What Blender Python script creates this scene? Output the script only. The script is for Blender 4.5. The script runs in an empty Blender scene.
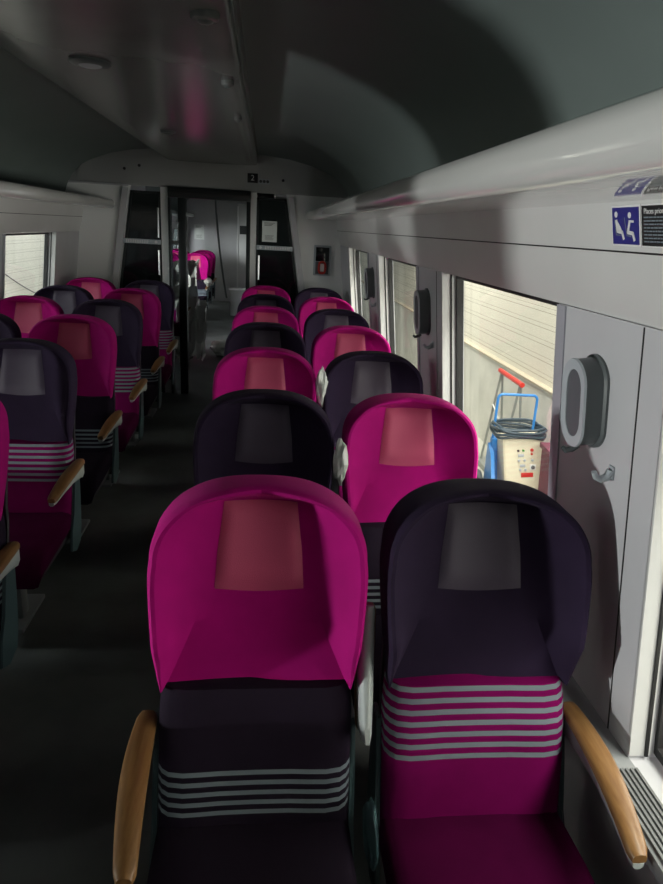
import bpy, bmesh, math, random
from mathutils import Vector, Matrix, noise
random.seed(7)
C = bpy.context.scene.collection
PI = math.pi
X0 = -0.54            # centre line of the coach
YB = 7.0              # bulkhead

# ------------------------------------------------------------------ materials
def mat(name, col, rough=.6, metal=0., spec=.5, sheen=0., bump=0., bscale=60., var=0., vscale=6., coat=0., emit=0., trans=0., emcol=None):
    m = bpy.data.materials.new(name); m.use_nodes = True
    nt = m.node_tree; b = nt.nodes['Principled BSDF']
    b.inputs['Base Color'].default_value = (*col, 1)
    b.inputs['Roughness'].default_value = rough
    b.inputs['Metallic'].default_value = metal
    b.inputs['Specular IOR Level'].default_value = spec
    b.inputs['Sheen Weight'].default_value = sheen
    if sheen:
        b.inputs['Sheen Tint'].default_value = (*[min(1, c*.6+.3) for c in col], 1); b.inputs['Sheen Roughness'].default_value = .4
    b.inputs['Coat Weight'].default_value = coat
    if emit:
        b.inputs['Emission Color'].default_value = (*(emcol or col), 1); b.inputs['Emission Strength'].default_value = emit
    tc = nt.nodes.new('ShaderNodeTexCoord')
    if var:
        n = nt.nodes.new('ShaderNodeTexNoise'); n.inputs['Scale'].default_value = vscale; n.inputs['Detail'].default_value = 5
        nt.links.new(tc.outputs['Object'], n.inputs['Vector'])
        r = nt.nodes.new('ShaderNodeMapRange'); r.inputs[1].default_value = .3; r.inputs[2].default_value = .7
        r.inputs[3].default_value = 1-var; r.inputs[4].default_value = 1+var
        nt.links.new(n.outputs['Fac'], r.inputs[0])
        mx = nt.nodes.new('ShaderNodeMix'); mx.data_type = 'RGBA'; mx.blend_type = 'MULTIPLY'; mx.inputs[0].default_value = 1
        mx.inputs[6].default_value = (*col, 1); nt.links.new(r.outputs[0], mx.inputs[7]); nt.links.new(mx.outputs[2], b.inputs['Base Color'])
    if bump:
        n = nt.nodes.new('ShaderNodeTexNoise'); n.inputs['Scale'].default_value = bscale; n.inputs['Detail'].default_value = 3
        nt.links.new(tc.outputs['Object'], n.inputs['Vector'])
        bp = nt.nodes.new('ShaderNodeBump'); bp.inputs['Strength'].default_value = bump; bp.inputs['Distance'].default_value = .004
        nt.links.new(n.outputs['Fac'], bp.inputs['Height']); nt.links.new(bp.outputs[0], b.inputs['Normal'])
    return m

def glass_mat(name, tint, refl=.08, film=0.):
    m = bpy.data.materials.new(name); m.use_nodes = True; nt = m.node_tree; nt.nodes.clear()
    o = nt.nodes.new('ShaderNodeOutputMaterial'); t = nt.nodes.new('ShaderNodeBsdfTransparent'); t.inputs[0].default_value = (*tint, 1)
    g = nt.nodes.new('ShaderNodeBsdfGlossy'); g.inputs['Roughness'].default_value = .03
    lw = nt.nodes.new('ShaderNodeLayerWeight'); lw.inputs[0].default_value = .25
    mp = nt.nodes.new('ShaderNodeMath'); mp.operation = 'MULTIPLY'; mp.inputs[1].default_value = refl*3
    mn = nt.nodes.new('ShaderNodeMath'); mn.operation = 'MINIMUM'; mn.inputs[1].default_value = .35
    nt.links.new(lw.outputs['Fresnel'], mp.inputs[0]); nt.links.new(mp.outputs[0], mn.inputs[0])
    mx = nt.nodes.new('ShaderNodeMixShader'); nt.links.new(mn.outputs[0], mx.inputs[0])
    nt.links.new(t.outputs[0], mx.inputs[1]); nt.links.new(g.outputs[0], mx.inputs[2])
    nt.links.new(mx.outputs[0], o.inputs[0])
    return m

def plastic_film(name, op=.45, col=(.75, .78, .76)):
    m = bpy.data.materials.new(name); m.use_nodes = True; nt = m.node_tree
    b = nt.nodes['Principled BSDF']; b.inputs['Base Color'].default_value = (*col, 1); b.inputs['Roughness'].default_value = .25
    o = nt.nodes['Material Output']; t = nt.nodes.new('ShaderNodeBsdfTransparent')
    mx = nt.nodes.new('ShaderNodeMixShader'); mx.inputs[0].default_value = op
    nt.links.new(t.outputs[0], mx.inputs[1]); nt.links.new(b.outputs[0], mx.inputs[2]); nt.links.new(mx.outputs[0], o.inputs[0])
    return m

def cladding_mat(name, col, dark, period, width):
    """cream panel with thin horizontal joints, from object Z"""
    m = mat(name, col, rough=.7)
    nt = m.node_tree; b = nt.nodes['Principled BSDF']
    tc = nt.nodes.new('ShaderNodeTexCoord'); s = nt.nodes.new('ShaderNodeSeparateXYZ'); nt.links.new(tc.outputs['Object'], s.inputs[0])
    n = nt.nodes.new('ShaderNodeTexNoise'); n.inputs['Scale'].default_value = .5; nt.links.new(tc.outputs['Object'], n.inputs['Vector'])
    d = nt.nodes.new('ShaderNodeMath'); d.operation = 'DIVIDE'; d.inputs[1].default_value = period; nt.links.new(s.outputs[2], d.inputs[0])
    f = nt.nodes.new('ShaderNodeMath'); f.operation = 'FRACT'; nt.links.new(d.outputs[0], f.inputs[0])
    l = nt.nodes.new('ShaderNodeMath'); l.operation = 'LESS_THAN'; l.inputs[1].default_value = width/period; nt.links.new(f.outputs[0], l.inputs[0])
    # second, closer joint in each board pair
    l2a = nt.nodes.new('ShaderNodeMath'); l2a.operation = 'COMPARE'; l2a.inputs[1].default_value = .3; l2a.inputs[2].default_value = .35*width/period
    nt.links.new(f.outputs[0], l2a.inputs[0])
    mxm = nt.nodes.new('ShaderNodeMath'); mxm.operation = 'MAXIMUM'; nt.links.new(l.outputs[0], mxm.inputs[0]); nt.links.new(l2a.outputs[0], mxm.inputs[1])
    cr = nt.nodes.new('ShaderNodeMix'); cr.data_type = 'RGBA'; cr.inputs[6].default_value = (*col, 1); cr.inputs[7].default_value = (*[c*.86 for c in col], 1)
    nt.links.new(n.outputs['Fac'], cr.inputs[0])
    mx = nt.nodes.new('ShaderNodeMix'); mx.data_type = 'RGBA'; nt.links.new(mxm.outputs[0], mx.inputs[0])
    nt.links.new(cr.outputs[2], mx.inputs[6]); mx.inputs[7].default_value = (*dark, 1)
    nt.links.new(mx.outputs[2], b.inputs['Base Color'])
    return m

M = dict(
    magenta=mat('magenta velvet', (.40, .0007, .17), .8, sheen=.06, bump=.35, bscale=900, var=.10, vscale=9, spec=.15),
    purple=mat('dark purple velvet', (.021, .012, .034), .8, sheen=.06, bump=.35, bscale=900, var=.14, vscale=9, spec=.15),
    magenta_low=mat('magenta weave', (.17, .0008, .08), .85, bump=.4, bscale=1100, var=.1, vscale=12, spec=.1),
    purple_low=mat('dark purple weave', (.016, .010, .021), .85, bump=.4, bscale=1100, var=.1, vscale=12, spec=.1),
    magenta_cush_shaded=mat('shaded magenta seat weave', (.045, .0006, .022), .9, bump=.4, bscale=1100, var=.1, vscale=12, spec=.05),  # darker copy of the magenta cloth: shade low down put into the colour
    purple_cush_shaded=mat('shaded purple seat weave', (.012, .008, .015), .9, bump=.4, bscale=1100, spec=.05),  # cushion purple likewise darkened, shade near the floor is in the colour
    stripe=mat('grey stripe weave', (.19, .23, .26), .85, bump=.4, bscale=1100, spec=.1),
    pad_pink=mat('rose leatherette', (.52, .075, .17), .5, bump=.25, bscale=500, spec=.35),
    pad_grey=mat('grey purple leatherette', (.075, .060, .092), .5, bump=.25, bscale=500, spec=.35),
    shell=mat('dark moulded shell', (.03, .03, .034), .5),
    seat_metal=mat('grey seat metal', (.22, .24, .25), .45, metal=.3),
    teal=mat('pale teal side plastic', (.05, .085, .095), .4),
    arm=mat('pale grey arm plastic', (.42, .46, .46), .35),
    wood=None,
    white=mat('white interior panel', (.62, .62, .62), .42, var=.03, vscale=3, bump=.05, bscale=300),
    white_gloss=mat('glossy white rack', (.58, .58, .575), .06, var=.03, vscale=2, spec=.5),
    grey_wall=mat('pale grey wall panel', (.52, .52, .55), .5, var=.04, vscale=4, bump=.06, bscale=400),
    header=mat('shaded header panel', (.36, .37, .37), .5),  # bulkhead white darkened: weaker light on the header put into its colour
    white_side_lit=mat('lit white bulkhead panel', (.86, .87, .87), .4),  # bulkhead white lightened: brighter light on the side panels put into its colour
    sill=mat('shaded grey sill', (.24, .25, .26), .5),  # wall grey darkened, dimness at sill height painted into the colour
    strip=mat('lilac grey trim', (.36, .36, .41), .5),
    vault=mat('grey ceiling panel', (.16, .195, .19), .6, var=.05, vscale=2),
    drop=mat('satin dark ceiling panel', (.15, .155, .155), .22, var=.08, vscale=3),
    seam=mat('dark seam', (.01, .01, .01), .7),
    gasket=mat('black rubber gasket', (.012, .012, .013), .5),
    steel=mat('brushed steel', (.55, .56, .56), .3, metal=1., bump=.1, bscale=200),
    dark_steel=mat('dark door frame', (.02, .024, .025), .38, metal=.2),
    black_glass=mat('black glass', (.008, .010, .011), .08, spec=.6),
    floor=mat('dark grey flooring', (.065, .072, .072), .55, var=.4, vscale=2.5, bump=.3, bscale=25),
    grille=mat('grey grille', (.16, .165, .17), .5),
    charcoal=mat('charcoal fitting plastic', (.10, .115, .12), .38),
    ring=mat('light grey fitting ring', (.42, .46, .50), .35),
    recess=mat('grey recess', (.095, .10, .115), .55),
    blue_sign=mat('blue pictogram sign', (.022, .022, .20), .4),
    black_sign=mat('black notice', (.012, .012, .014), .4),
    sign_white=mat('sign white', (.75, .75, .76), .5),
    paper=mat('printed paper', (.72, .75, .74), .6),
    print_grey=mat('print grey', (.12, .13, .13), .7),
    red=mat('red plastic', (.55, .03, .02), .35),
    cart_cream=mat('cream painted steel', (.68, .62, .48), .45, var=.06, vscale=8),
    cart_blue=mat('blue painted tube', (.03, .20, .55), .35),
    cable=mat('dark blue grey cable', (.035, .055, .075), .35),
    tyre=mat('grey rubber tyre', (.06, .065, .07), .7),
    alu=mat('dull aluminium', (.34, .35, .33), .4, metal=.5),
    bin=mat('faded maroon crate plastic', (.12, .022, .045), .6, var=.15, vscale=12),
    green=mat('green mark', (.05, .30, .04), .6),
    tan=mat('tan ledge', (.44, .39, .30), .8),
    concrete=mat('pale concrete', (.60, .59, .54), .85, var=.15, vscale=2.2, bump=.3, bscale=30),
    depot_floor=mat('pale depot floor', (.42, .41, .36), .7, var=.15, vscale=1.5),
    depot_roof=mat('grey depot roof', (.25, .25, .24), .8),
    cladding=cladding_mat('cream cladding boards', (.72, .69, .60), (.30, .28, .23), .17, .006),
    outer=mat('coach outer skin', (.05, .05, .055), .6),
    glass=glass_mat('clear window glass', (.93, .95, .93), .05),
    door_glass=glass_mat('clear door glass', (.8, .84, .84), .06),
    wrap=plastic_film('milky plastic film', .85),
    teal_film=plastic_film('dull teal plastic film', .7, (.05, .10, .11)),
    sheet=plastic_film('thin plastic sheeting', .93, (.50, .50, .46)),
    tube=mat('lit fluorescent tube', (1, .98, .9), .5, emit=5.),
)
def wood_mat():
    m = mat('honey coloured wood', (.50, .26, .10), .38, spec=.4)
    nt = m.node_tree; b = nt.nodes['Principled BSDF']
    tc = nt.nodes.new('ShaderNodeTexCoord'); mp = nt.nodes.new('ShaderNodeMapping'); mp.inputs['Scale'].default_value = (60, 4, 60)
    n = nt.nodes.new('ShaderNodeTexNoise'); n.inputs['Scale'].default_value = 2; n.inputs['Detail'].default_value = 6
    r = nt.nodes.new('ShaderNodeValToRGB'); r.color_ramp.elements[0].position = .3; r.color_ramp.elements[1].position = .7
    r.color_ramp.elements[0].color = (.15, .072, .024, 1); r.color_ramp.elements[1].color = (.21, .11, .04, 1)
    nt.links.new(tc.outputs['Object'], mp.inputs[0]); nt.links.new(mp.outputs[0], n.inputs['Vector'])
    nt.links.new(n.outputs['Fac'], r.inputs[0]); nt.links.new(r.outputs[0], b.inputs['Base Color'])
    return m
M['wood'] = wood_mat()

# ------------------------------------------------------------------ mesh helpers
def mesh_obj(name, bm, mats, parent=None, smooth=True, angle=35, kind=None, label=None):
    if not isinstance(mats, (list, tuple)): mats = [mats]
    bmesh.ops.recalc_face_normals(bm, faces=bm.faces[:])
    if smooth:
        for f in bm.faces: f.smooth = True
        for e in bm.edges:
            if len(e.link_faces) == 2 and e.calc_face_angle(0) > math.radians(angle): e.smooth = False
    me = bpy.data.meshes.new(name); bm.to_mesh(me); bm.free()
    for m in mats: me.materials.append(m)
    o = bpy.data.objects.new(name, me); C.objects.link(o)
    if parent: o.parent = parent
    if kind: o['kind'] = kind
    if label: o['label'] = label
    return o
def tag(o, label, cat, group=None, kind=None):
    o['label'] = label; o['category'] = cat
    if group: o['group'] = group
    if kind: o['kind'] = kind
    return o
def thing(name, label, cat, loc=(0, 0, 0), rotz=0, group=None):
    o = bpy.data.objects.new(name, None); C.objects.link(o); o.location = loc; o.rotation_euler = (0, 0, rotz)
    o.empty_display_size = .1
    return tag(o, label, cat, group)
def box(bm, lo, hi, bev=0., seg=2, mi=0, mx=None):
    lo, hi = Vector(lo), Vector(hi)
    g = bmesh.ops.create_cube(bm, size=1.)
    vs = g['verts']; c = (lo+hi)/2; s = hi-lo
    for v in vs: v.co = Vector((v.co.x*s.x, v.co.y*s.y, v.co.z*s.z)) + c
    fs = list({f for v in vs for f in v.link_faces})
    if bev:
        r = bmesh.ops.bevel(bm, geom=list({e for f in fs for e in f.edges}), offset=bev, segments=seg, profile=.5, affect='EDGES', clamp_overlap=True)
        vs = list({v for f in r['faces'] for v in f.verts} | {v for v in vs if v.is_valid})
        fs = list({f for v in vs for f in v.link_faces})
    for f in fs: f.material_index = mi
    if mx is not None:
        for v in set(vs): v.co = mx @ v.co
    return vs
def tube(bm, pts, r, seg=10, closed=False, cap=True, mi=0, rs=None, flat=1.):
    pts = [Vector(p) for p in pts]; n = len(pts); rings = []
    up = Vector((0, 0, 1)); prev = None
    for i, p in enumerate(pts):
        if closed: t = (pts[(i+1) % n]-pts[i-1]).normalized()
        else: t = (pts[min(i+1, n-1)]-pts[max(i-1, 0)]).normalized()
        if prev is None:
            a = t.cross(up)
            if a.length < .05: a = t.cross(Vector((1, 0, 0)))
            a.normalize()
        else:
            a = (prev - t*prev.dot(t)).normalized()
        prev = a; b = t.cross(a); rr = rs[i] if rs else r
        rings.append([bm.verts.new(p + a*math.cos(2*PI*k/seg)*rr + b*math.sin(2*PI*k/seg)*rr*flat) for k in range(seg)])
    m = n if closed else n-1
    for i in range(m):
        A, B = rings[i], rings[(i+1) % n]
        for k in range(seg):
            f = bm.faces.new((A[k], A[(k+1) % seg], B[(k+1) % seg], B[k])); f.material_index = mi
    if cap and not closed:
        for R in (rings[0], rings[-1]):
            f = bm.faces.new(R); f.material_index = mi
def prism(bm, poly, axis, lo, hi, mi=0):
    """extrude a 2-D polygon along axis (0:x -> poly is (y,z); 1:y -> (x,z); 2:z -> (x,y))"""
    def P(p, t):
        return {0: (t, p[0], p[1]), 1: (p[0], t, p[1]), 2: (p[0], p[1], t)}[axis]
    a = [bm.verts.new(P(p, lo)) for p in poly]; b = [bm.verts.new(P(p, hi)) for p in poly]
    fs = [bm.faces.new(a), bm.faces.new(b[::-1])]
    n = len(poly)
    for i in range(n): fs.append(bm.faces.new((a[i], a[(i+1) % n], b[(i+1) % n], b[i])))
    for f in fs: f.material_index = mi
def lathe(bm, prof, mx, seg=24, mi=0):
    rings = []
    for r, z in prof:
        rings.append([bm.verts.new(mx @ Vector((r*math.cos(2*PI*k/seg), r*math.sin(2*PI*k/seg), z))) for k in range(seg)])
    for A, B in zip(rings, rings[1:]):
        for k in range(seg):
            f = bm.faces.new((A[k], A[(k+1) % seg], B[(k+1) % seg], B[k])); f.material_index = mi
    for R in (rings[0], rings[-1]): bm.faces.new(R).material_index = mi
def grid_faces(bm, rows, mi=0, closed=False):
    for a, b in zip(rows, rows[1:]):
        n = len(a)
        for i in range(n if closed else n-1):
            try:
                f = bm.faces.new((a[i], a[(i+1) % n], b[(i+1) % n], b[i])); f.material_index = mi if not callable(mi) else mi(f)
            except ValueError: pass
def new(): return bmesh.new()
def lerp(a, b, t): return a+(b-a)*t
def interp(tab, v):
    for (a, x), (b, y) in zip(tab, tab[1:]):
        if v <= b: return lerp(x, y, (v-a)/(b-a)) if v > a else x
    return tab[-1][1]
def smooth_interp(tab, v):
    n = len(tab)
    if v <= tab[0][0]: return tab[0][1]
    if v >= tab[-1][0]: return tab[-1][1]
    for i in range(n-1):
        if v <= tab[i+1][0]:
            a, b = tab[i], tab[i+1]; p0 = tab[max(i-1, 0)]; p3 = tab[min(i+2, n-1)]
            h = b[0]-a[0]; t = (v-a[0])/h
            m0 = (b[1]-p0[1])/(b[0]-p0[0])*h; m1 = (p3[1]-a[1])/(p3[0]-a[0])*h
            return (2*t**3-3*t*t+1)*a[1]+(t**3-2*t*t+t)*m0+(-2*t**3+3*t*t)*b[1]+(t**3-t*t)*m1
# ------------------------------------------------------------------ the seat (local: y=0 under the top of the back, faces -y)
ZT = 1.207; ZJ = .757
REC = .27
def yb(z): return -(ZT-z)*REC
WID = [(ZJ, .214), (.82, .222), (.90, .231), (.98, .237), (1.04, .238), (1.09, .230)]
def contour(n=56):
    """front outline of the winged head section from bottom left over the top to bottom right"""
    left = []
    for i in range(18):
        z = lerp(ZJ, 1.06, i/18); left.append((-smooth_interp(WID, z), z))
    # upper arc: superellipse quarter from (-.247,1.06) to (0,ZT)
    w0 = smooth_interp(WID, 1.06); arc = []
    for i in range(19):
        a = PI/2*i/18
        arc.append((-w0*math.cos(a)**(.80), 1.06+(ZT-1.06)*math.sin(a)**(.90)))
    pts = left+arc
    return pts + [(-x, z) for x, z in pts[-2::-1]]
FOLD = [(ZJ, .204), (.84, .166), (.92, .134), (1.0, .108), (1.06, .096), (1.165, .083)]
def fold_x(z): return smooth_interp(FOLD, z)
ZP = 1.163
def head_shell():
    bm = new(); P = contour(); n = len(P)
    cum = [0]
    for a, b in zip(P, P[1:]): cum.append(cum[-1]+math.hypot(b[0]-a[0], b[1]-a[1]))
    # targets on the fold line: left fold, top edge of the panel, right fold
    def target(i):
        x, z = P[i]
        nl = 28
        if i <= nl: zz = lerp(ZJ, ZP, (i/nl)**1.0); return (-fold_x(zz), zz)
        if i >= n-1-nl: zz = lerp(ZJ, ZP, ((n-1-i)/nl)); return (fold_x(zz), zz)
        t = (i-nl)/(n-1-2*nl); return (lerp(-fold_x(ZP), fold_x(ZP), t), ZP+.004*math.sin(PI*t))
    # ring description: (inset toward fold 0..1, forward depth)
    rows = []
    cx, cz = 0, .98
    for i in range(n):
        x, z = P[i]; fx, fz = target(i)
        side = min(1., abs(x)/.2)
        low = max(0., min(1., (z-ZJ)/.12))                 # 0 at the junction
        topness = 1-side
        dep = (.084*side + .040*topness)*(.30+.70*low)      # wings reach forward
        bx, bz = x*.90, lerp(z, cz, .06)
        ring = [(bx, .060, bz), (x*.955, .046, lerp(z, cz, .02)), (x*.985, .028, z-.001), (x, .004, z), (x*.998, -.4*dep, z)]
        # rim: round over
        ux, uz = fx-x, fz-z; L = math.hypot(ux, uz) or 1e-6; ux /= L; uz /= L
        rim = min(.026, L*.42)
        for k, (a, d) in enumerate(((.0, .75), (.12, .93), (.4, 1.03), (.75, 1.0), (1., .9))):
            ring.append((x+ux*rim*a, -dep*d, z+uz*rim*a))
        x1, z1 = x+ux*rim, z+uz*rim
        for a in (.25, .5, .75, 1.):
            d = lerp(dep*.9, 0, a) - .010*math.sin(PI*a)*side*low
            ring.append((lerp(x1, fx, a), -d, lerp(z1, fz, a)))
        rows.append([bm.verts.new((p[0], yb(p[2])+p[1], p[2])) for p in ring])
    grid_faces(bm, rows)
    # centre panel between the folds
    nl = 28
    prow = []
    for j in range(nl+1):
        l = rows[j][-1]; r = rows[n-1-j][-1]
        row = [l]
        for k in range(1, 8):
            t = k/8; p = l.co.lerp(r.co, t); p.y += .012*math.sin(PI*t)
            row.append(bm.verts.new(p))
        row.append(r); prow.append(row)
    grid_faces(bm, prow)
    top = [rows[i][-1] for i in range(nl, n-nl)]
    last = prow[-1]
    # close the small sliver between the panel's top row and the headband
    lo, hi = last, top
    m = len(hi)
    for k in range(len(lo)-1):
        a = round(k*(m-1)/(len(lo)-1)); b = round((k+1)*(m-1)/(len(lo)-1))
        vs = [lo[k], lo[k+1]] + [hi[q] for q in range(b, a-1, -1)]
        u = []
        for v in vs:
            if v not in u: u.append(v)
        if len(u) >= 3:
            try: bm.faces.new(u)
            except ValueError: pass
    for v in bm.verts:
        if v.co.z < .81: v.co.z -= .016*max(0, 1-(v.co.x/.214)**2)*max(0, 1-(v.co.z-ZJ)/.053)
    # back face
    bk = [r[0] for r in rows]
    c = bm.verts.new((0, yb(.98)+.075, .98))
    for a, b in zip(bk, bk[1:]): bm.faces.new((a, b, c))
    bm.faces.new((bk[-1], bk[0], c))
    return bm
def head_pad():
    """leatherette rectangle set on the centre panel"""
    bm = new(); rows = []
    z0, z1 = .968, 1.160
    for j in range(13):
        z = lerp(z0, z1, j/12); row = []
        hw = min(fold_x(z)-.002, .100 - .012*(j/12))
        edge_v = min(1, min(j, 12-j)/1.5)
        for k in range(17):
            t = k/16; x = lerp(-hw, hw, t)
            e = min(1, min(k, 16-k)/1.5)*edge_v
            zz = z - (.010*math.sin(PI*t) if j == 0 else 0)
            # follow the panel
            fx = fold_x(z); tt = (x+fx)/(2*fx)
            row.append(bm.verts.new((x, yb(zz)+.012*math.sin(PI*tt)-.001-.010*e, zz)))
        rows.append(row)
    grid_faces(bm, rows)
    return bm
def lower_back(var):
    """lumbar section with its knitted stripes; material 0 = cloth, 1 = stripe"""
    if var == 'm': bands, z_hi, z_lo = 5, .584, .480
    else: bands, z_hi, z_lo = 7, .756, .597
    per = (z_hi-z_lo)/(bands-.55); bw = per*.46
    cuts = {ZJ+.006, .44, .40}
    for b in range(bands): cuts |= {z_hi-b*per, z_hi-b*per-bw}
    z = .46
    while z < ZJ: cuts.add(round(z, 4)); z += .02
    zs = sorted(cuts); bm = new(); rows = []
    prof = [(-.195, .085), (-.213, .060), (-.220, .030), (-.217, .006), (-.207, -.010), (-.192, -.020), (-.16, -.022), (-.12, -.017), (-.08, -.012), (-.04, -.010), (0, -.009)]
    prof = prof + [(-x, y) for x, y in prof[-2::-1]]
    for z in zs:
        bul = .012*math.sin(PI*min(1, max(0, (z-.44)/.32)))
        sag = .0
        sc = 1-.03*max(0, (z-.70)/.06)
        row = []
        for x, y in prof:
            zz = z + (.012*((abs(x)/.22)**2)-.006 if .45 < z < ZJ else 0)     # stripes sag gently in the middle
            if z >= ZJ: zz = z + .014*(abs(x)/.22)**2 - .012
            fr = 1 if y < .03 else 0
            row.append(bm.verts.new((x*sc, yb(zz)+y-(bul*fr), zz)))
        rows.append(row)
    for j, (a, b) in enumerate(zip(rows, rows[1:])):
        zm = (zs[j]+zs[j+1])/2; s = 0
        for q in range(bands):
            if z_hi-q*per-bw <= zm <= z_hi-q*per: s = 1
        for i in range(len(a)-1):
            f = bm.faces.new((a[i], a[i+1], b[i+1], b[i])); f.material_index = s if prof[i][1] < .05 else 0
        f = bm.faces.new((a[0], b[0], b[-1], a[-1]))
    bm.faces.new(rows[-1]); bm.faces.new(rows[0])
    return bm
def cushion():
    bm = new(); y1 = yb(.45)+.02; y0 = y1-.47
    rows = []
    secs = 22
    for j in range(secs+1):
        t = j/secs; y = lerp(y1, y0, t)
        zt = .452 + .016*math.sin(PI*min(1, t*1.15)) - (.11*((t-.80)/.20)**2.2 if t > .80 else 0)
        zb = .375 - (.02*t) - (.03 if t > .9 else 0)*(t-.9)*10
        hw = .220 - (.015*((t-.85)/.15)**2 if t > .85 else 0)
        if zb > zt-.03: zb = zt-.03
        r = .024; row = []
        loop = [(-hw, zb+.01), (-hw-.002, (zb+zt)/2), (-hw+.002, zt-r), (-hw+.012, zt-.008), (-hw+.035, zt+.002), (-.12, zt-.004), (0, zt-.008)]
        loop = loop + [(-x, z) for x, z in loop[-2::-1]] + [(hw-.02, zb), (-hw+.02, zb)]
        rows.append([bm.verts.new((x, y, z)) for x, z in loop])
    grid_faces(bm, rows, closed=True)
    bm.faces.new(rows[0]); bm.faces.new(rows[-1])
    return bm
def back_cover():
    bm = new(); rows = []
    for j in range(15):
        z = lerp(.30, 1.15, j/14)
        w = .215 if z < .9 else .215*math.sqrt(max(.05, 1-((z-.9)/.27)**2))
        base = .070 if z > ZJ else .086
        row = []
        for k in range(11):
            u = lerp(-1, 1, k/10); row.append(bm.verts.new((w*u, yb(z)+base+.030*(1-u*u), z)))
        rows.append(row)
    grid_faces(bm, rows)
    bk = []
    for row in rows: bk.append([bm.verts.new(v.co+Vector((0, -.02, 0))) for v in row])
    grid_faces(bm, bk)
    for a, b in ((rows, bk),):
        for j in range(14):
            bm.faces.new((a[j][0], a[j+1][0], b[j+1][0], b[j][0])); bm.faces.new((a[j][-1], a[j+1][-1], b[j+1][-1], b[j][-1]))
        for k in range(10):
            bm.faces.new((a[0][k], a[0][k+1], b[0][k+1], b[0][k])); bm.faces.new((a[-1][k], a[-1][k+1], b[-1][k+1], b[-1][k]))
    return bm
ARM_PTS = [(0, .0), (.05, .003), (.12, .004), (.20, .0), (.28, -.012), (.34, -.026), (.385, -.040)]
def arm_bm(which, s):
    """which: 'pad' wood, 'body' plastic ; lowered armrest; pivots at the back, runs to -y"""
    bm = new(); rows = []
    for i in range(25):
        t = i/24; u = t*.385
        dz = smooth_interp(ARM_PTS, u)
        w = .022 + .006*math.sin(PI*min(1, t*1.1))
        if t > .93: w *= math.sqrt(max(.40, 1-((t-.93)/.08)**2))
        if t < .04: w *= .8
        bow = .007*math.sin(PI*t)-.020*t
        y = -.085-u; z = .662+dz
        if which == 'pad':
            loop = [(-w, -.004), (-w, .006), (-w*.72, .013), (0, .015), (w*.72, .013), (w, .006), (w, -.004), (0, -.006)]
        else:
            th = lerp(.075, .018, t**.8)
            loop = [(-w*.8, -.004), (-w*.75, -th*.7), (-w*.3, -th), (w*.3, -th), (w*.75, -th*.7), (w*.8, -.004)]
        rows.append([bm.verts.new((x+s*bow, y, z+zz-(0 if which == 'pad' else .003))) for x, zz in loop])
    grid_faces(bm, rows, closed=True); bm.faces.new(rows[0]); bm.faces.new(rows[-1])
    return bm
def leg_bm():
    bm = new()
    box(bm, (-.045, -.42, .02), (.045, -.34, .36), .012)
    box(bm, (-.07, -.50, 0), (.07, -.20, .022), .006)
    return bm
def frame_bm():
    bm = new()
    box(bm, (-.205, -.60, .315), (.205, -.14, .368), .02)
    return bm
def side_bm(s):
    bm = new(); x = s*.226
    poly = [(-.13, .66), (-.07, .66), (-.085, .50), (-.10, .34), (-.13, .27), (-.20, .25), (-.27, .28), (-.25, .37), (-.20, .44), (-.165, .56)]
    prism(bm, poly, 0, x-.006, x+.006)
    bmesh.ops.bevel(bm, geom=bm.edges[:], offset=.003, segments=2, affect='EDGES')
    return bm
MESH = {}
def cached(key, fn, mats, angle=35):
    if key not in MESH:
        o = mesh_obj(key, fn(), mats, angle=angle); MESH[key] = o.data; bpy.data.objects.remove(o)
    return MESH[key]
def part(name, me, parent, label=None):
    o = bpy.data.objects.new(name, me); C.objects.link(o); o.parent = parent
    if label: o['label'] = label
    return o
SEATS = 'seats facing the camera in the coach'
def seat(x, y, var, down=None, raised=None, label='', group=SEATS, z=0., rz=0.):
    t = thing('train_seat', label, 'seat', (x, y, z), rz, group)
    mg = var == 'm'
    part('headrest', cached('headrest_'+var, head_shell, [M['magenta' if mg else 'purple']], 26), t,
         'magenta velvet winged headrest' if mg else 'dark purple velvet winged headrest')
    part('head_pad', cached('head_pad_'+var, head_pad, [M['pad_pink' if mg else 'pad_grey']], 60), t,
         'rose leatherette head pad' if mg else 'grey purple leatherette head pad')
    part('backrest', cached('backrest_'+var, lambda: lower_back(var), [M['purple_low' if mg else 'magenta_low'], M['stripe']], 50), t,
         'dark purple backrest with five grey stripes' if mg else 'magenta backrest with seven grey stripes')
    part('cushion', cached('cushion_'+var, cushion, [M['purple_cush_shaded' if mg else 'magenta_cush_shaded']], 50), t)
    part('back_cover', cached('back_cover', back_cover, [M['shell']]), t)
    part('seat_frame', cached('seat_frame', frame_bm, [M['shell']]), t)
    part('leg', cached('seat_leg', leg_bm, [M['seat_metal']]), t)
    for s in (-1, 1):
        part('side_panel', cached('side_panel%d' % s, lambda: side_bm(s), [M['teal']]), t)
    if down:
        a = part('armrest', cached('arm_body%d' % down, lambda: arm_bm('body', down), [M['arm']], 60), t); a.location = (down*.248, -.02, 0)
        part('wooden_pad', cached('arm_pad%d' % down, lambda: arm_bm('pad', down), [M['wood']], 50), a)
    if raised:
        a = part('armrest', cached('arm_body_up', lambda: arm_bm('body', 0), [M['arm']], 60), t, 'raised pale grey armrest between two seats')
        # swing the lowered arm up about its pivot at (y -.10, z .65)
        piv = Vector((0, -.10, .640)); R = Matrix.Translation(piv+Vector((raised*.2475, -.06, .02))) @ Matrix.Rotation(math.radians(-105), 4, 'X') @ Matrix.Scale(.80, 4, (0, 1, 0)) @ Matrix.Scale(.78, 4, (1, 0, 0)) @ Matrix.Translation(-piv)
        a.matrix_local = R
        part('wooden_pad', cached('arm_pad_up', lambda: arm_bm('pad', 0), [M['wood']], 50), a)
    return t
ORD = ['first', 'second', 'third', 'fourth', 'fifth', 'sixth', 'seventh']
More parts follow.
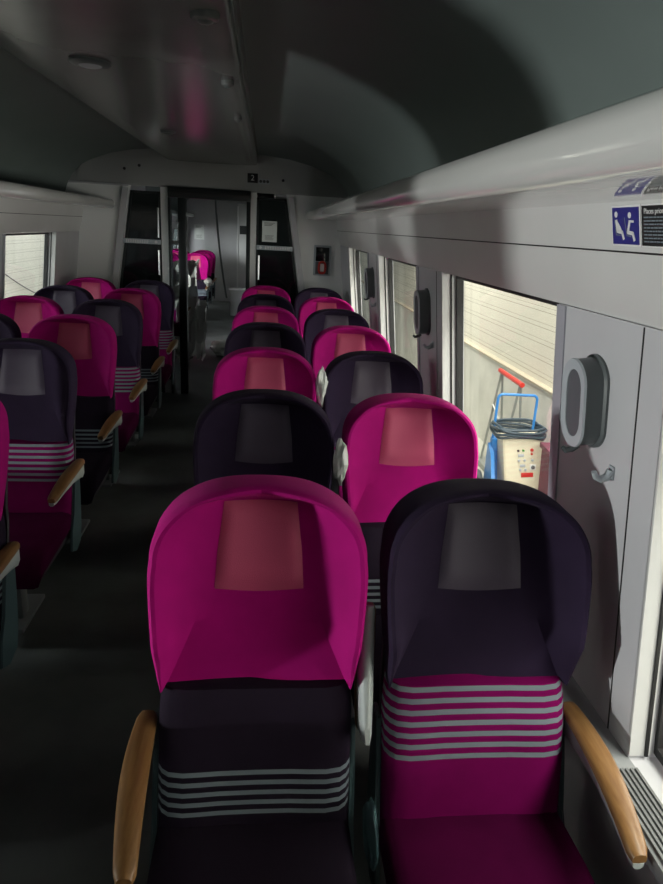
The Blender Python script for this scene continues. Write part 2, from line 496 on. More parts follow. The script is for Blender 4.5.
def seat_label(var, blk, col, k):
    c = 'magenta seat with rose pad' if var == 'm' else 'dark purple seat with grey pad'
    side = {'R': 'right', 'L': 'left'}[blk]
    where = {'a': 'aisle side', 'w': 'window side'}[col]
    if k == 1: return '%s, %s of %s block, nearest row' % (c, where, side)
    if k == 7: return '%s, %s of %s block, last row before bulkhead' % (c, where, side)
    return '%s, %s of %s block, %s row from camera' % (c, where, side, ORD[k-1])
Y1, PITCH = 1.39, .85
XA, XW, XLA, XLW = 0.0, .515, -1.085, -1.615
for k in range(1, 8):
    y = Y1+(k-1)*PITCH
    v = 'm' if k % 2 else 'd'; w = 'd' if k % 2 else 'm'
    seat(XA + (.001 if k == 1 else .008), y, v, down=-1, raised=1, label=seat_label(v, 'R', 'a', k))
    seat(XW, y, w, down=1, label=seat_label(w, 'R', 'w', k))
    if k >= 2:
        seat(XLA, y, w, down=1, raised=-1 if k > 2 else None, label=seat_label(w, 'L', 'a', k))
        if k >= 2: seat(XLW, y, v, down=-1, label=seat_label(v, 'L', 'w', k))

# ------------------------------------------------------------------ coach shell
Y_BACK = -2.6
WIN0, WPER, WOPEN = 1.66, 1.70, 1.20     # window openings [1.66+1.7k, 2.88+1.7k]
def sx(s, hx): return X0+s*hx
def wall_x(z): return 1.40-(z-.62)*.1122   # half width of the leaning inner wall
def lean_slab(bm, s, y0, y1, z0, z1, th=.10, off=0.):
    vs = []
    for z in (z0, z1):
        for hx in (wall_x(z)+off, wall_x(z)+off+th):
            for y in (y0, y1): vs.append(bm.verts.new((sx(s, hx), y, z)))
    idx = [(0, 1, 3, 2), (4, 6, 7, 5), (0, 4, 5, 1), (2, 3, 7, 6), (0, 2, 6, 4), (1, 5, 7, 3)]
    for f in idx: bm.faces.new([vs[i] for i in f])
def side_wall(s, name, ya, yb_, wins, trims):
    bm = new()
    box(bm, (min(sx(s, 1.385), sx(s, 1.52)), ya, 0), (max(sx(s, 1.385), sx(s, 1.52)), yb_, .62))
    cuts = [ya]
    for w in wins: cuts += [w, w+WOPEN]
    cuts.append(yb_)
    for a, b in zip(cuts[::2], cuts[1::2]):
        if b-a > .01: lean_slab(bm, s, a, b, .62, 1.60)
    return mesh_obj(name, bm, M['grey_wall'], kind='structure', smooth=False)
COVE = [(1.298, 1.600), (1.284, 1.625), (1.270, 1.66), (1.258, 1.70), (1.252, 1.738), (1.242, 1.785), (1.230, 1.832)]
RACK = [(1.230, 1.832), (1.1, 1.8295), (.965, 1.827), (.950, 1.829), (.937, 1.838), (.929, 1.857), (.928, 1.882), (.936, 1.902), (.955, 1.913), (1.00, 1.917), (1.05, 1.917), (1.15, 1.912), (1.36, 1.93)]
VAULT = [(1.42, 1.86), (1.400, 1.95), (1.375, 2.03), (1.325, 2.12), (1.24, 2.205), (1.12, 2.275), (.96, 2.33), (.75, 2.375), (.50, 2.40), (.0, 2.41)]
def extr(s, prof, ya, yb_, bm=None, ny=1):
    bm = bm or new(); rows = []
    for x, z in prof:
        rows.append([bm.verts.new((sx(s, x), lerp(ya, yb_, j/ny), z)) for j in range(ny+1)])
    grid_faces(bm, rows); return bm
def thick(prof, d=(.0, .0)): return prof
def shell(ya, yb_, wins_r, wins_l, tagn, wi):
    n = wi
    for s, side, wins in ((1, 'right', wins_r), (-1, 'left', wins_l)):
        side_wall(s, 'wall_'+side, ya, yb_, wins, None)
        # cove, closed behind
        bm = extr(s, COVE + [(1.45, 1.832), (1.45, 1.600), (1.298, 1.600)], ya, yb_)
        mesh_obj('trim_%d' % (40+n), bm, M['white'], kind='structure', angle=50)
        bm = new(); y = ya
        rows = extr(s, [(1.2518, 1.7362), (1.2502, 1.738), (1.2510, 1.7398)], ya, yb_)
        mesh_obj('trim_%d' % (50+n), rows, M['seam'], kind='structure')
        # luggage rack
        rk = mesh_obj('luggage_rack', extr(s, RACK+[(1.36, 1.88), (1.23, 1.832)], ya+.01, yb_-(.06 if tagn == 'near' else 1.5)), M['white_gloss'], angle=60)
        tag(rk, {('near', 'right'): 'white rounded luggage rack above the right-hand windows', ('near', 'left'): 'white luggage rack above the left-hand windows',
                 ('far', 'right'): 'luggage rack on the right side of the coach beyond the doorway', ('far', 'left'): 'luggage rack on the left side of the coach beyond the doorway'}[(tagn, side)], 'luggage rack', 'luggage racks')
        # sill with grille
        bm = new()
        lo, hi = sorted((sx(s, 1.315), sx(s, 1.405))); box(bm, (lo, ya, .585), (hi, yb_, .622), .006)
        mesh_obj('trim_%d' % (60+n), bm, M['sill'], kind='structure')
        for w in wins:
            n += 1
            # each window: frame (gasket), glass, grille
            bm = new(); gx = .078
            zt, zb = 1.592, .63
            for (a, b, c, d) in ((w+.0, w+.014, zb, zt), (w+WOPEN-.012, w+WOPEN-.0, zb, zt), (w+.014, w+WOPEN-.012, zb, zb+.025), (w+.014, w+WOPEN-.012, zt-.014, zt)):
                lean_slab(bm, s, a, b, c, d, .03, gx-.015)
            wf = mesh_obj('window_%d' % n, bm, M['gasket'], kind='structure', smooth=False)
            bm = new(); lean_slab(bm, s, w+.02, w+WOPEN-.02, zb+.02, zt-.01, .006, gx)
            mesh_obj('glass_pane', bm, M['glass'], wf, smooth=False)
            # pale reveal lining with a dark joint on the far side
            bm = new(); lean_slab(bm, s, w+WOPEN-.006, w+WOPEN+.004, .63, 1.595, .05, .0)
            mesh_obj('reveal', bm, M['white'], wf, smooth=False)
            bm = new(); lean_slab(bm, s, w+WOPEN-.010, w+WOPEN-.001, .63, 1.595, .008, .036)
            mesh_obj('joint', bm, M['gasket'], wf, smooth=False)
            bm = new()
            for q in range(7):
                hx = 1.325+.0115*q; a, b = sorted((sx(s, hx), sx(s, hx+.006)))
                box(bm, (a, w+.04, .622), (b, w+WOPEN-.04, .630))
            mesh_obj('sill_grille', bm, M['grille'], wf, smooth=False)
    return n
winr = [WIN0+WPER*k for k in range(-2, 3)]
winl = [WIN0+WPER*k for k in range(-2, 3)]
nwin = shell(Y_BACK, YB, winr, winl, 'near', 0)
# seam on the pillar panels, right and left
k = 0
for s in (1, -1):
    for w in winr[1:]:
        k += 1
        bm = new(); lean_slab(bm, s, w-.410, w-.406, .62, 1.598, .003, -.0015)
        mesh_obj('trim_%d' % (100+k), bm, M['seam'], kind='structure', smooth=False)
for s in (1, -1):
    for w in winr[1:]:
        k += 1
        bm = new(); lean_slab(bm, s, w-.048, w+.002, .62, 1.598, .01, -.004)
        mesh_obj('trim_%d' % (100+k), bm, M['strip'], kind='structure', smooth=False)
# ceiling
bm = new()
for s in (1, -1): extr(s, VAULT, Y_BACK, YB, bm)
bmesh.ops.remove_doubles(bm, verts=bm.verts[:], dist=1e-4)
mesh_obj('ceiling', bm, M['vault'], kind='structure', angle=60)
bm = new()
PAN = [(.44, 2.400), (.44, 2.335), (.432, 2.312), (.41, 2.302), (.30, 2.297), (.0, 2.294)]
for s in (1, -1): extr(s, PAN, Y_BACK, YB-.02, bm)
bmesh.ops.remove_doubles(bm, verts=bm.verts[:], dist=1e-4)
mesh_obj('ceiling', bm, M['drop'], kind='structure', angle=60)
# floor & closure behind the camera & outer skin
def slab(name, lo, hi, m, kind='structure'):
    bm = new(); box(bm, lo, hi); return mesh_obj(name, bm, m, kind=kind, smooth=False)
slab('floor', (X0-1.55, Y_BACK, -.06), (X0+1.55, 16.3, 0), M['floor'])
slab('wall_back', (X0-1.5, Y_BACK-.06, 0), (X0+1.5, Y_BACK, 2.5), M['vault'])
slab('ceiling', (X0-1.55, Y_BACK, 2.45), (X0+1.55, 16.3, 2.5), M['outer'])
for s in (1, -1):
    a, b = sorted((sx(s, 1.46), sx(s, 1.50)))
    slab('wall_right' if s > 0 else 'wall_left', (a, Y_BACK, 1.60), (b, 16.3, 2.5), M['outer'])
# ------------------------------------------------------------------ bulkhead with doorway
def bulk(polys, m, name='wall_front', ya=YB, yb_=YB+.06):
    bm = new()
    for p in polys: prism(bm, p, 1, ya, yb_)
    return mesh_obj(name, bm, m, kind='structure', smooth=False)
bulk([[(-1.97, 2.055), (.89, 2.055), (.89, 2.44), (-1.97, 2.44)]], M['header'])
bulk([[(-1.97, 0), (-1.63, 0), (-1.325, 2.055), (-1.97, 2.055)],
      [(-1.04, 0), (-.966, 0), (-.966, 2.055), (-1.04, 2.055)],
      [(-.163, 0), (-.103, 0), (-.103, 2.055), (-.163, 2.055)],
      [(.52, 0), (.89, 0), (.89, 2.055), (.187, 2.055)]], M['white_side_lit'])
# white side panels beside the glazed screens, standing slightly proud with slanted edges
bulk([[(-1.325-.012, 2.03), (-1.63-.012, 0), (-1.70, 0), (-1.395, 2.03)]], M['grey_wall'], 'trim_1', YB-.035, YB-.001)
bulk([[(.187+.01, 2.03), (.52+.01, 0), (.59, 0), (.26, 2.03)]], M['grey_wall'], 'trim_2', YB-.035, YB-.001)
bulk([[(-1.90, 2.045), (-1.34, 2.045), (-1.34, 2.06), (-1.90, 2.06)]], M['grey_wall'], 'trim_3', YB-.02, YB-.001)
# arched header plate
bm = new(); arc = []
for i in range(25):
    a = PI*i/24; arc.append((X0+1.27*abs(math.cos(a))**.45*(1 if a < PI/2 else -1), 2.07+.255*math.sin(a)**.6))
prism(bm, arc, 1, YB-.018, YB-.001)
mesh_obj('trim_4', bm, M['header'], kind='structure', smooth=False)
# glazed screens
def screen(poly, label, bar, handle_x, right):
    t = thing('glazed_screen', label, 'glass partition', (0, YB+.02, 0), 0, 'glazed screens beside the doorway')
    bm = new(); prism(bm, poly, 1, -.012, .012); mesh_obj('glass_pane', bm, M['black_glass'], t, smooth=False)  # opaque black pane stands in for the dark interior behind the glass
    # black surround
    (x0, z0), (x1, z1), (x2, z2), (x3, z3) = poly
    bm = new(); w = .022
    for (a, b) in (((x0, z0), (x3, z3)), ((x1, z1), (x2, z2))):
        sg = 1 if a[0] < (x0+x1)/2 else -1
        prism(bm, [a, (a[0]+sg*w, a[1]), (b[0]+sg*w, b[1]), b], 1, -.026, -.012)
    prism(bm, [(x3, z3), (x2, z2), (x2, z2-w), (x3, z3-w)], 1, -.026, -.012)
    mesh_obj('surround', bm, M['dark_steel'], t, smooth=False)
    bm = new(); bx0, bx1 = bar
    box(bm, (bx0, -.040, 1.515), (bx1, -.014, 1.560), .004)
    b = mesh_obj('crossbar', bm, M['ring'], t)
    bm = new(); q = bx0+(.085 if right else .03)
    while q < bx1-(.03 if right else .13): box(bm, (q, -.043, 1.521), (q+.010, -.039, 1.552)); q += .017
    mesh_obj('crossbar_slots', bm, M['sign_white'], b, smooth=False)
    bm = new(); lathe(bm, [(.003, -.048), (.014, -.047), (.014, -.040)], Matrix.Translation((bx0+.04 if right else bx1-.045, 0, 1.538)) @ Matrix.Rotation(PI/2, 4, 'X').inverted() @ Matrix.Scale(1, 4), 16)
    mesh_obj('badge', bm, M['sign_white'], b)
    bm = new(); tube(bm, [(handle_x, -.03, z) for z in (1.22, 1.24, 1.44, 1.46)], .011); tube(bm, [(handle_x, -.03, z) for z in (1.24, 1.24)][:1]+[(handle_x, -.01, 1.24)], .008); tube(bm, [(handle_x, -.03, 1.44), (handle_x, -.01, 1.44)], .008)
    mesh_obj('grab_rail', bm, M['steel'], t)
    return t
screen([(-1.63, .0), (-1.04, .0), (-1.04, 2.01), (-1.325, 2.01)], 'dark glazed screen to the left of the doorway with metal crossbar', (-1.41, -1.045), -1.065, False)
screen([(-.103, .0), (.52, .0), (.19, 2.01), (-.103, 2.01)], 'dark glazed screen to the right of the doorway with metal crossbar', (-.10, .265), -.075, True)
# tall bright rail at the left screen
bm = new(); tube(bm, [(-1.062, YB-.03, z) for z in (1.58, 1.6, 1.84, 1.86)], .010)
tag(mesh_obj('grab_rail', bm, M['steel']), 'upright steel grab rail on the left glazed screen above the crossbar', 'grab rail')
# door frame
t = thing('door_frame', 'dark metal frame around the open doorway to the next coach', 'door frame', (0, YB, 0))
bm = new()
box(bm, (-.966, -.05, 1.965), (-.163, .08, 2.062), .006)
mesh_obj('lintel', bm, M['dark_steel'], t)
bm = new(); box(bm, (-.945, -.056, 1.992), (-.185, -.05, 2.030), .004); mesh_obj('lintel_channel', bm, M['gasket'], t)
for a, b in ((-.966, -.945), (-.203, -.163)):
    bm = new(); box(bm, (a, -.05, 0), (b, .08, 1.965), .005); mesh_obj('jamb', bm, M['dark_steel'], t)
bm = new(); box(bm, (-.872, -.045, 0.0), (-.795, .075, 1.965), .008); mesh_obj('post', bm, M['dark_steel'], t)
bm = new(); box(bm, (-.945, .02, .02), (-.872, .028, 1.965)); mesh_obj('glass_pane', bm, M['door_glass'], t, smooth=False)
bm = new(); box(bm, (-.945, -.01, 1.52), (-.872, .018, 1.56), .003); mesh_obj('crossbar', bm, M['grille'], t)
bm = new(); box(bm, (-.86, -.50, 0.0), (-.20, .10, .012), .003)
for q in range(12): box(bm, (-.85, -.48+q*.045, .012), (-.21, -.46+q*.045, .018))
mesh_obj('floor_1', bm, M['shell'], kind='structure', smooth=False)

# ---- text helper
def text_mesh(s, size, loc, rot, m, name='lettering', parent=None, ext=.0006, align='CENTER', mx=None):
    cu = bpy.data.curves.new(name, 'FONT'); cu.body = s; cu.size = size; cu.align_x = align; cu.align_y = 'CENTER'; cu.extrude = ext
    o = bpy.data.objects.new(name, cu); C.objects.link(o)
    dg = bpy.context.evaluated_depsgraph_get(); me = bpy.data.meshes.new_from_object(o.evaluated_get(dg))
    bpy.data.objects.remove(o)
    me.materials.clear(); me.materials.append(m)
    o = bpy.data.objects.new(name, me); C.objects.link(o)
    if mx is not None: o.matrix_local = mx
    else: o.location = loc; o.rotation_euler = rot
    if parent: o.parent = parent
    return o
# '2' class sign and pictogram plate above the doorway
t = thing('class_sign', 'small black sign with white figure 2 above the doorway', 'sign', (-.148, YB-.022, 2.185))
bm = new(); box(bm, (-.05, -.004, -.043), (.05, .002, .043), .002); mesh_obj('plate', bm, M['black_sign'], t)
text_mesh('2', .072, (0, -.0055, 0), (PI/2, 0, 0), M['sign_white'], parent=t)
t = thing('pictogram_plate', 'small pale pictogram plate beside the figure 2 sign', 'sign', (-.035, YB-.022, 2.160))
bm = new(); box(bm, (-.055, -.004, -.025), (.055, .002, .025), .002); mesh_obj('plate', bm, M['ring'], t)
bm = new()
for cx in (-.034, 0, .034):
    lathe(bm, [(.014, 0), (.014, .0012), (.010, .0012), (.010, 0)], Matrix.Translation((cx, -.0045, 0)) @ Matrix.Rotation(PI/2, 4, 'X'), 16)
    box(bm, (cx-.009, -.0062, -.002), (cx+.009, -.0045, .002))
mesh_obj('pictogram', bm, M['print_grey'], t, smooth=False)
# two small studs on the header
for i, (x, z) in enumerate(((-1.37, 2.20), (-1.23, 2.235), (.15, 2.18))):
    bm = new(); lathe(bm, [(.002, .010), (.012, .008), (.014, 0)], Matrix.Translation((x, YB-.018, z)) @ Matrix.Rotation(PI/2, 4, 'X'), 14)
    tag(mesh_obj('header_stud', bm, M['shell']), ['small black stud, leftmost on the header above the screens', 'small black stud, second from left on the header', 'small black stud at the right end of the header'][i], 'stud', 'studs on the header panel')
# notices taped to glass (plain lines of print)
def notice(loc, w, h, label, clear=False, rz=0):
    t = thing('paper_notice', label, 'notice', loc, rz, 'paper notices')
    bm = new(); box(bm, (-w/2, -.002, -h/2), (w/2, 0, h/2)); mesh_obj('sheet', bm, M['paper'], t, smooth=False)
    bm = new(); box(bm, (-w*.33, -.0035, -h*.10), (w*.33, -.002, h*.20)) if False else None
    for i in range(3): box(bm, (-w*.36, -.0035, h*.40-i*h*.06), (w*(.34-.1*i), -.002, h*.425-i*h*.06))
    for i in range(5): box(bm, (-w*.30, -.0035, -h*.20-i*h*.05), (w*(.30-.06*(i % 3)), -.002, -h*.185-i*h*.05))
    mesh_obj('print', bm, M['print_grey'], t, smooth=False)
    return t
notice((.028, YB-.0, 1.695), .148, .20, 'white printed notice taped to the right glazed screen')
# alarm handle box
t = thing('alarm_handle_box', 'recessed grey box with red alarm handle on the right bulkhead', 'alarm handle', (.572, YB, 1.44))
bm = new(); box(bm, (-.088, -.022, -.150), (.088, 0, .150), .008); mesh_obj('housing', bm, M['ring'], t)
bm = new(); box(bm, (-.068, -.026, -.008), (.068, -.020, .130), .004); mesh_obj('window', bm, M['black_glass'], t)
bm = new(); box(bm, (-.068, -.025, -.135), (.068, -.020, -.012), .004); mesh_obj('recess', bm, M['recess'], t)
bm = new()
loop = []
for i in range(24):
    a = 2*PI*i/24; loop.append((.034*math.copysign(abs(math.cos(a))**.7, math.cos(a)), -.034, -.070+.056*math.copysign(abs(math.sin(a))**.7, math.sin(a))))
tube(bm, loop, .011, 8, closed=True)
bm2 = new(); box(bm2, (-.020, -.034, -.108), (.020, -.026, -.032), .004); mesh_obj('handle_plate', bm2, M['sign_white'], t)
mesh_obj('handle', bm, M['red'], t, label='red pull handle')
# ------------------------------------------------------------------ ceiling fittings
def ceil_fit(x, y, r, label, name='ceiling_sensor', cat='ceiling fitting'):
    t = thing(name, label, cat, (x, y, 2.297), 0, 'fittings on the ceiling panel')
    bm = new(); lathe(bm, [(r, .004), (r, -.008), (r*.9, -.014), (r*.6, -.017)], Matrix.Identity(4), 28); mesh_obj('rim', bm, M['drop'] if r < .05 else M['charcoal'], t)
    bm = new(); lathe(bm, [(r*.58, -.014), (r*.55, -.018), (r*.4, -.022), (r*.1, -.024)], Matrix.Identity(4), 24); mesh_obj('lens', bm, M['ring'] if r > .05 else M['charcoal'], t)
    return t
ceil_fit(-.666, 2.84, .075, 'round recessed ceiling light, largest fitting on the ceiling panel', 'ceiling_light', 'ceiling light')
ceil_fit(-.183, 2.13, .042, 'flat round ceiling sensor nearest the camera')
ceil_fit(-.172, 3.03, .026, 'small dark ceiling sensor, middle one along the panel edge')
ceil_fit(-.168, 3.97, .022, 'tiny ceiling sensor farthest along the panel edge')
ceil_fit(-.644, 4.73, .050, 'round recessed ceiling light farther down the panel', 'ceiling_light', 'ceiling light')

# ------------------------------------------------------------------ pillar fittings: oval housing + hook, right wall
def leanframe(s, y, z):
    """matrix on the wall: local x along -? y; local z out of the wall"""
    n = Vector((-s, 0, -.1122)).normalized(); up = Vector((-s*.1122, 0, 1)).normalized(); xx = up.cross(n)
    m = Matrix((xx, up, n)).transposed().to_4x4(); m.translation = Vector((sx(s, wall_x(z)), y, z)); return m
def superoval(hw, hh, n=40, p=.62):
    out = []
    for i in range(n):
        a = 2*PI*i/n; ca, sa = math.cos(a), math.sin(a)
        # stadium: semicircle ends
        x = hw*ca; z = (hh-hw)*(1 if sa > 0 else -1)+hw*sa if abs(sa) > 1e-9 else 0
        out.append((x, z))
    return out
def oval_fitting(s, y, z, label):
    t = thing('oval_wall_fitting', label, 'wall fitting', (0, 0, 0), 0, 'oval fittings on the window pillars')
    t.matrix_world = leanframe(s, y, z)
    hw, hh = .060, .106
    def rings(bm, spec, mi=None):
        rows = []
        for k, d in spec: rows.append([bm.verts.new((x*k[0], zz*k[1], d)) for x, zz in superoval(hw, hh)])
        grid_faces(bm, rows, closed=True); return rows
    bm = new()
    r = rings(bm, [((1.10, 1.05), 0), ((1.10, 1.05), .006), ((.98, .98), .010), ((.97, .98), .042), ((1.0, 1.0), .050)])
    bm.faces.new(r[0]); mesh_obj('body', bm, M['charcoal'], t, angle=40)
    bm = new(); r = rings(bm, [((1.0, 1.0), .050), ((.97, .98), .055), ((.62, .76), .053), ((.60, .75), .047)]); mesh_obj('ring', bm, M['ring'], t, angle=40)
    bm = new(); r = rings(bm, [((.62, .76), .0515), ((.55, .70), .0505), ((.2, .3), .0505)]); bm.faces.new(r[-1]); mesh_obj('recess', bm, M['recess'], t, angle=60)
    bm = new()
    tube(bm, [(-.00, -.104, .035), (0.0, -.114, .050), (0.0, -.116, .064), (0.0, -.107, .072)], .007, 8, rs=[.009, .008, .007, .005]); mesh_obj('hook', bm, M['charcoal'], t)
    return t
def coat_hook(s, y, z, label):
    t = thing('coat_hook', label, 'hook', (0, 0, 0), 0, 'coat hooks on the window pillars')
    t.matrix_world = leanframe(s, y, z)
    bm = new(); box(bm, (-.011, -.016, 0), (.011, .016, .005), .003); mesh_obj('base', bm, M['ring'], t)
    bm = new(); tube(bm, [(0, .004, .003), (0, -.010, .012), (0, -.014, .026), (0, -.008, .038), (0, .006, .044)], .007, 10, rs=[.011, .010, .009, .007, .006]); mesh_obj('prong', bm, M['ring'], t)
names = ['nearest pillar', 'second pillar', 'third pillar']
for i, y in enumerate((1.435, 1.435+1.70, 1.435+3.40)):
    oval_fitting(1, y, 1.40, 'thick oval grey fitting with dark recess on the %s of the right wall' % names[i])
    coat_hook(1, y-.105, 1.262, 'small grey coat hook below the oval fitting on the %s' % names[i])
# ------------------------------------------------------------------ priority seating sign on the cove, right
sgn = thing('priority_seat_sign', 'blue sign with two white seated figures on the right wall under the rack', 'sign')
A = Vector((sx(1, 1.2492), 0, 1.752)); B = Vector((sx(1, 1.2328), 0, 1.822))
up = (B-A).normalized(); xd = Vector((0, -1, 0)); nn = xd.cross(up)
def signM(y): m = Matrix((xd, up, nn)).transposed().to_4x4(); m.translation = (A+B)/2 + Vector((-.0025, y, 0)); return m
sgn.matrix_world = signM(1.300)
H = .037
bm = new(); box(bm, (-.054, -H-.002, -.002), (.054, H+.002, .0004), .0008); mesh_obj('border', bm, M['sign_white'], sgn)
bm = new(); box(bm, (-.050, -H+.002, -.001), (.050, H-.002, .0010)); mesh_obj('plate', bm, M['blue_sign'], sgn, smooth=False)
def stroke(bm, pts, w, z=.0016):
    for a, b in zip(pts, pts[1:]):
        a, b = Vector(a), Vector(b); d = (b-a).normalized(); n = Vector((-d.y, d.x))*w/2
        q = [a+n, a-n, b-n, b+n]
        prism(bm, [tuple(p) for p in q], 2, .0009, z)
    for p in pts[1:-1]: lathe(bm, [(w/2, .0009), (w/2, z)], Matrix.Translation((p[0], p[1], 0)), 10)
bm = new()
for (cx, cy) in ((-.034, .022), (.017, .020)): lathe(bm, [(.0058, .0009), (.0058, .0016)], Matrix.Translation((cx, cy, 0)), 14)
stroke(bm, [(-.034, .012), (-.030, -.010), (-.012, -.012), (-.006, -.026)], .007)
prism(bm, [(-.032, .012), (-.018, -.002), (-.012, -.010), (-.028, -.010)], 2, .0009, .0016)
stroke(bm, [(.018, .010), (.010, -.012), (.028, -.014), (.034, -.028)], .007)
stroke(bm, [(.018, .009), (.032, .008)], .004)
mesh_obj('figures', bm, M['sign_white'], sgn, smooth=False)
bm = new()
stroke(bm, [(-.040, .012), (-.035, -.017), (-.019, -.018)], .0018); stroke(bm, [(-.002, .016), (.006, -.018), (.022, -.020)], .0018)
mesh_obj('seat_outlines', bm, M['stripe'], sgn, smooth=False)
sg2 = thing('priority_notice', 'black notice with lines of white text beside the blue seat sign', 'sign'); sg2.matrix_world = signM(1.158)
bm = new(); box(bm, (-.085, -H-.002, -.002), (.085, H+.002, .0004), .0008); mesh_obj('border', bm, M['sign_white'], sg2)
bm = new(); box(bm, (-.082, -H+.001, -.001), (.082, H-.001, .0010)); mesh_obj('plate', bm, M['black_sign'], sg2, smooth=False)
text_mesh('Places prioritaires', .0135, (-.074, .026, .0012), (0, 0, 0), M['sign_white'], 'heading', sg2, .0003, 'LEFT')
bm = new()
for i in range(8):
    x = -.074; y = .014-.0062*i
    random.seed(i)
    while x < .045+.02*(i % 2):
        w = random.uniform(.005, .016); box(bm, (x, y, .0010), (x+w, y+.0026, .0014)); x += w+.0022
mesh_obj('text_lines', bm, M['stripe'], sg2, smooth=False)

# ------------------------------------------------------------------ crumpled plastic film
def crumple(name, loc, size, label, cat, seed, m=None, sub=3, amt=.35, group=None):
    bm = new(); bmesh.ops.create_icosphere(bm, subdivisions=sub, radius=1.)
    for v in bm.verts:
        p = v.co.copy(); d = noise.noise(p*1.7+Vector((seed*3.1, 0, 0)))*amt + abs(noise.noise(p*4.3+Vector((0, seed, 0))))*amt*.8
        v.co = p*(1-d*.9); v.co = Vector((v.co.x*size[0], v.co.y*size[1], v.co.z*size[2]))
    o = mesh_obj(name, bm, m or M['wrap'], angle=12); o.location = loc; tag(o, label, cat, group); return o
crumple('plastic_wrap', (.268, 2.10, 1.00), (.024, .035, .085), 'crumpled clear plastic wrapped around the second row raised armrest', 'plastic wrap', 1, group='plastic wrap on the armrests')
crumple('plastic_wrap', (.268, 2.98, 1.05), (.028, .035, .10), 'crumpled clear plastic wrapped around the third row raised armrest', 'plastic wrap', 2, group='plastic wrap on the armrests')
crumple('plastic_wrap', (.262, 1.13, .46), (.016, .07, .075), 'dull plastic wrap low between the two nearest seats', 'plastic wrap', 5, M['teal_film'], group='plastic wrap on the armrests')

# ------------------------------------------------------------------ next coach beyond the doorway
Y2, Y3 = 8.3, 16.0
for s, nm in ((1, 'wall_right'), (-1, 'wall_left')):
    a, b = sorted((sx(s, 1.40), sx(s, .62 if s > 0 else .86)))
    slab(nm, (a, YB+.06, 0), (b, Y2, 2.2), M['grey_wall'])
slab('ceiling', (X0-1.4, YB+.06, 2.2), (X0+1.4, Y2, 2.26), M['vault'])
wl2 = [9.0+1.7*k for k in range(4)]
nwin = shell(Y2, Y3, [], wl2, 'far', nwin)
bm = new()
for s in (1, -1): extr(s, VAULT, Y2, Y3, bm)
bmesh.ops.remove_doubles(bm, verts=bm.verts[:], dist=1e-4)
mesh_obj('ceiling', bm, M['vault'], kind='structure', angle=60)
slab('wall_front', (X0-1.45, Y3, 0), (X0+1.45, Y3+.06, 2.45), M['grey_wall'])
# cabinet / partition on the right of the next coach
t = thing('end_cabinet', 'pale grey cabinet wall at the far right end of the next coach', 'cabinet', (-.10, 14.9, 0))
bm = new(); box(bm, (-.50, -.3, 0), (.6, .9, 2.15), .01); mesh_obj('body', bm, M['white'], t)
bm = new(); box(bm, (-.46, -.312, 1.55), (-.02, -.30, 1.72)); mesh_obj('band', bm, M['dark_steel'], t, smooth=False)
bm = new(); tube(bm, [(-.15, -.34, z) for z in (.75, .8, 1.6, 1.65)], .022); mesh_obj('grab_rail', bm, M['sign_white'], t)  # white upright imitates the bright strip of a sunlit gap, no real rail
bm = new(); box(bm, (-.515, -.33, 0), (-.485, -.29, 2.1), .004); mesh_obj('edge_trim', bm, M['sign_white'], t)
notice((-1.53, Y3, 1.53), .22, .32, 'white printed notice on the far end wall seen through the doorway')
for k, (y, v, c) in enumerate(((9.45, 'd', 'dark purple'), (12.6, 'm', 'magenta'), (13.45, 'm', 'magenta'), (14.3, 'm', 'magenta'))):
    seat(-1.27 if k else -1.25, y, v, down=1, label='%s aisle seat in the next coach, %s row beyond the doorway' % (c, ORD[k]), group='seats in the next coach')
    if k: seat(-1.78, y, 'm', label='magenta window seat in the next coach, %s row beyond the doorway' % ORD[k], group='seats in the next coach')
def sheet(name, loc, w, pts, label, seed, m=None):
    """draped plastic: profile pts (y,z) swept across x with folds"""
    bm = new(); rows = []; n = 26
    for j, (y, z) in enumerate(pts):
        row = []
        for k in range(n+1):
            u = k/n; q = Vector((u*5, j*.6, seed)); dx = noise.noise(q)*.09+noise.noise(q*2.7)*.05; dz = noise.noise(q+Vector((7, 3, 1)))*.10+noise.noise(q*3.1)*.04
            row.append(bm.verts.new((lerp(-w/2, w/2, u)*(1+.12*noise.noise(Vector((0, j*.7, seed)))) + dx*.5, y+dx, z+dz)))
        rows.append(row)
    grid_faces(bm, rows)
    o = mesh_obj(name, bm, m or M['sheet'], angle=8); o.location = loc; tag(o, label, 'plastic sheet', 'protective plastic sheets'); return o
sheet('plastic_sheet', (-1.22, 9.17, 0), .62, [(.40, .95), (.34, 1.18), (.24, 1.26), (.10, 1.20), (.02, 1.05), (-.03, .92), (-.06, .80), (-.12, .70), (-.16, .62)], 'translucent plastic sheet draped over the nearest seat beyond the doorway', 2)
sheet('plastic_sheet', (-.98, 8.95, 0), .40, [(.30, .72), (.16, .68), (.06, .50), (-.0, .36), (-.06, .22), (-.16, .08), (-.34, .05)], 'translucent plastic sheet trailing down to the floor of the vestibule', 4)
crumple('plastic_bundle', (-1.02, 12.25, .735), (.07, .18, .07), 'crumpled plastic bundle beside the seats beyond the doorway', 'plastic bundle', 3, M['sheet'])
crumple('plastic_bundle', (-.60, 9.3, .10), (.16, .35, .10), 'crumpled plastic lying in the aisle beyond the doorway', 'plastic bundle', 6, M['sheet'])
t = thing('service_box', 'white box standing in the aisle far beyond the doorway', 'box', (-.56, 13.6, 0))
bm = new(); box(bm, (-.13, -.12, 0), (.13, .12, .50), .015); mesh_obj('body', bm, M['white'], t)
bm = new(); box(bm, (-.16, -.15, .50), (.16, .15, .54), .01); mesh_obj('lid', bm, M['sign_white'], t)
bm = new()
pts = [(-.62+.15*(1-math.cos(t_*1.5)), 8.5, 2.15-1.25*t_+.04*math.sin(5*t_)) for t_ in [i/20 for i in range(21)]]
tube(bm, pts, .012, 8)
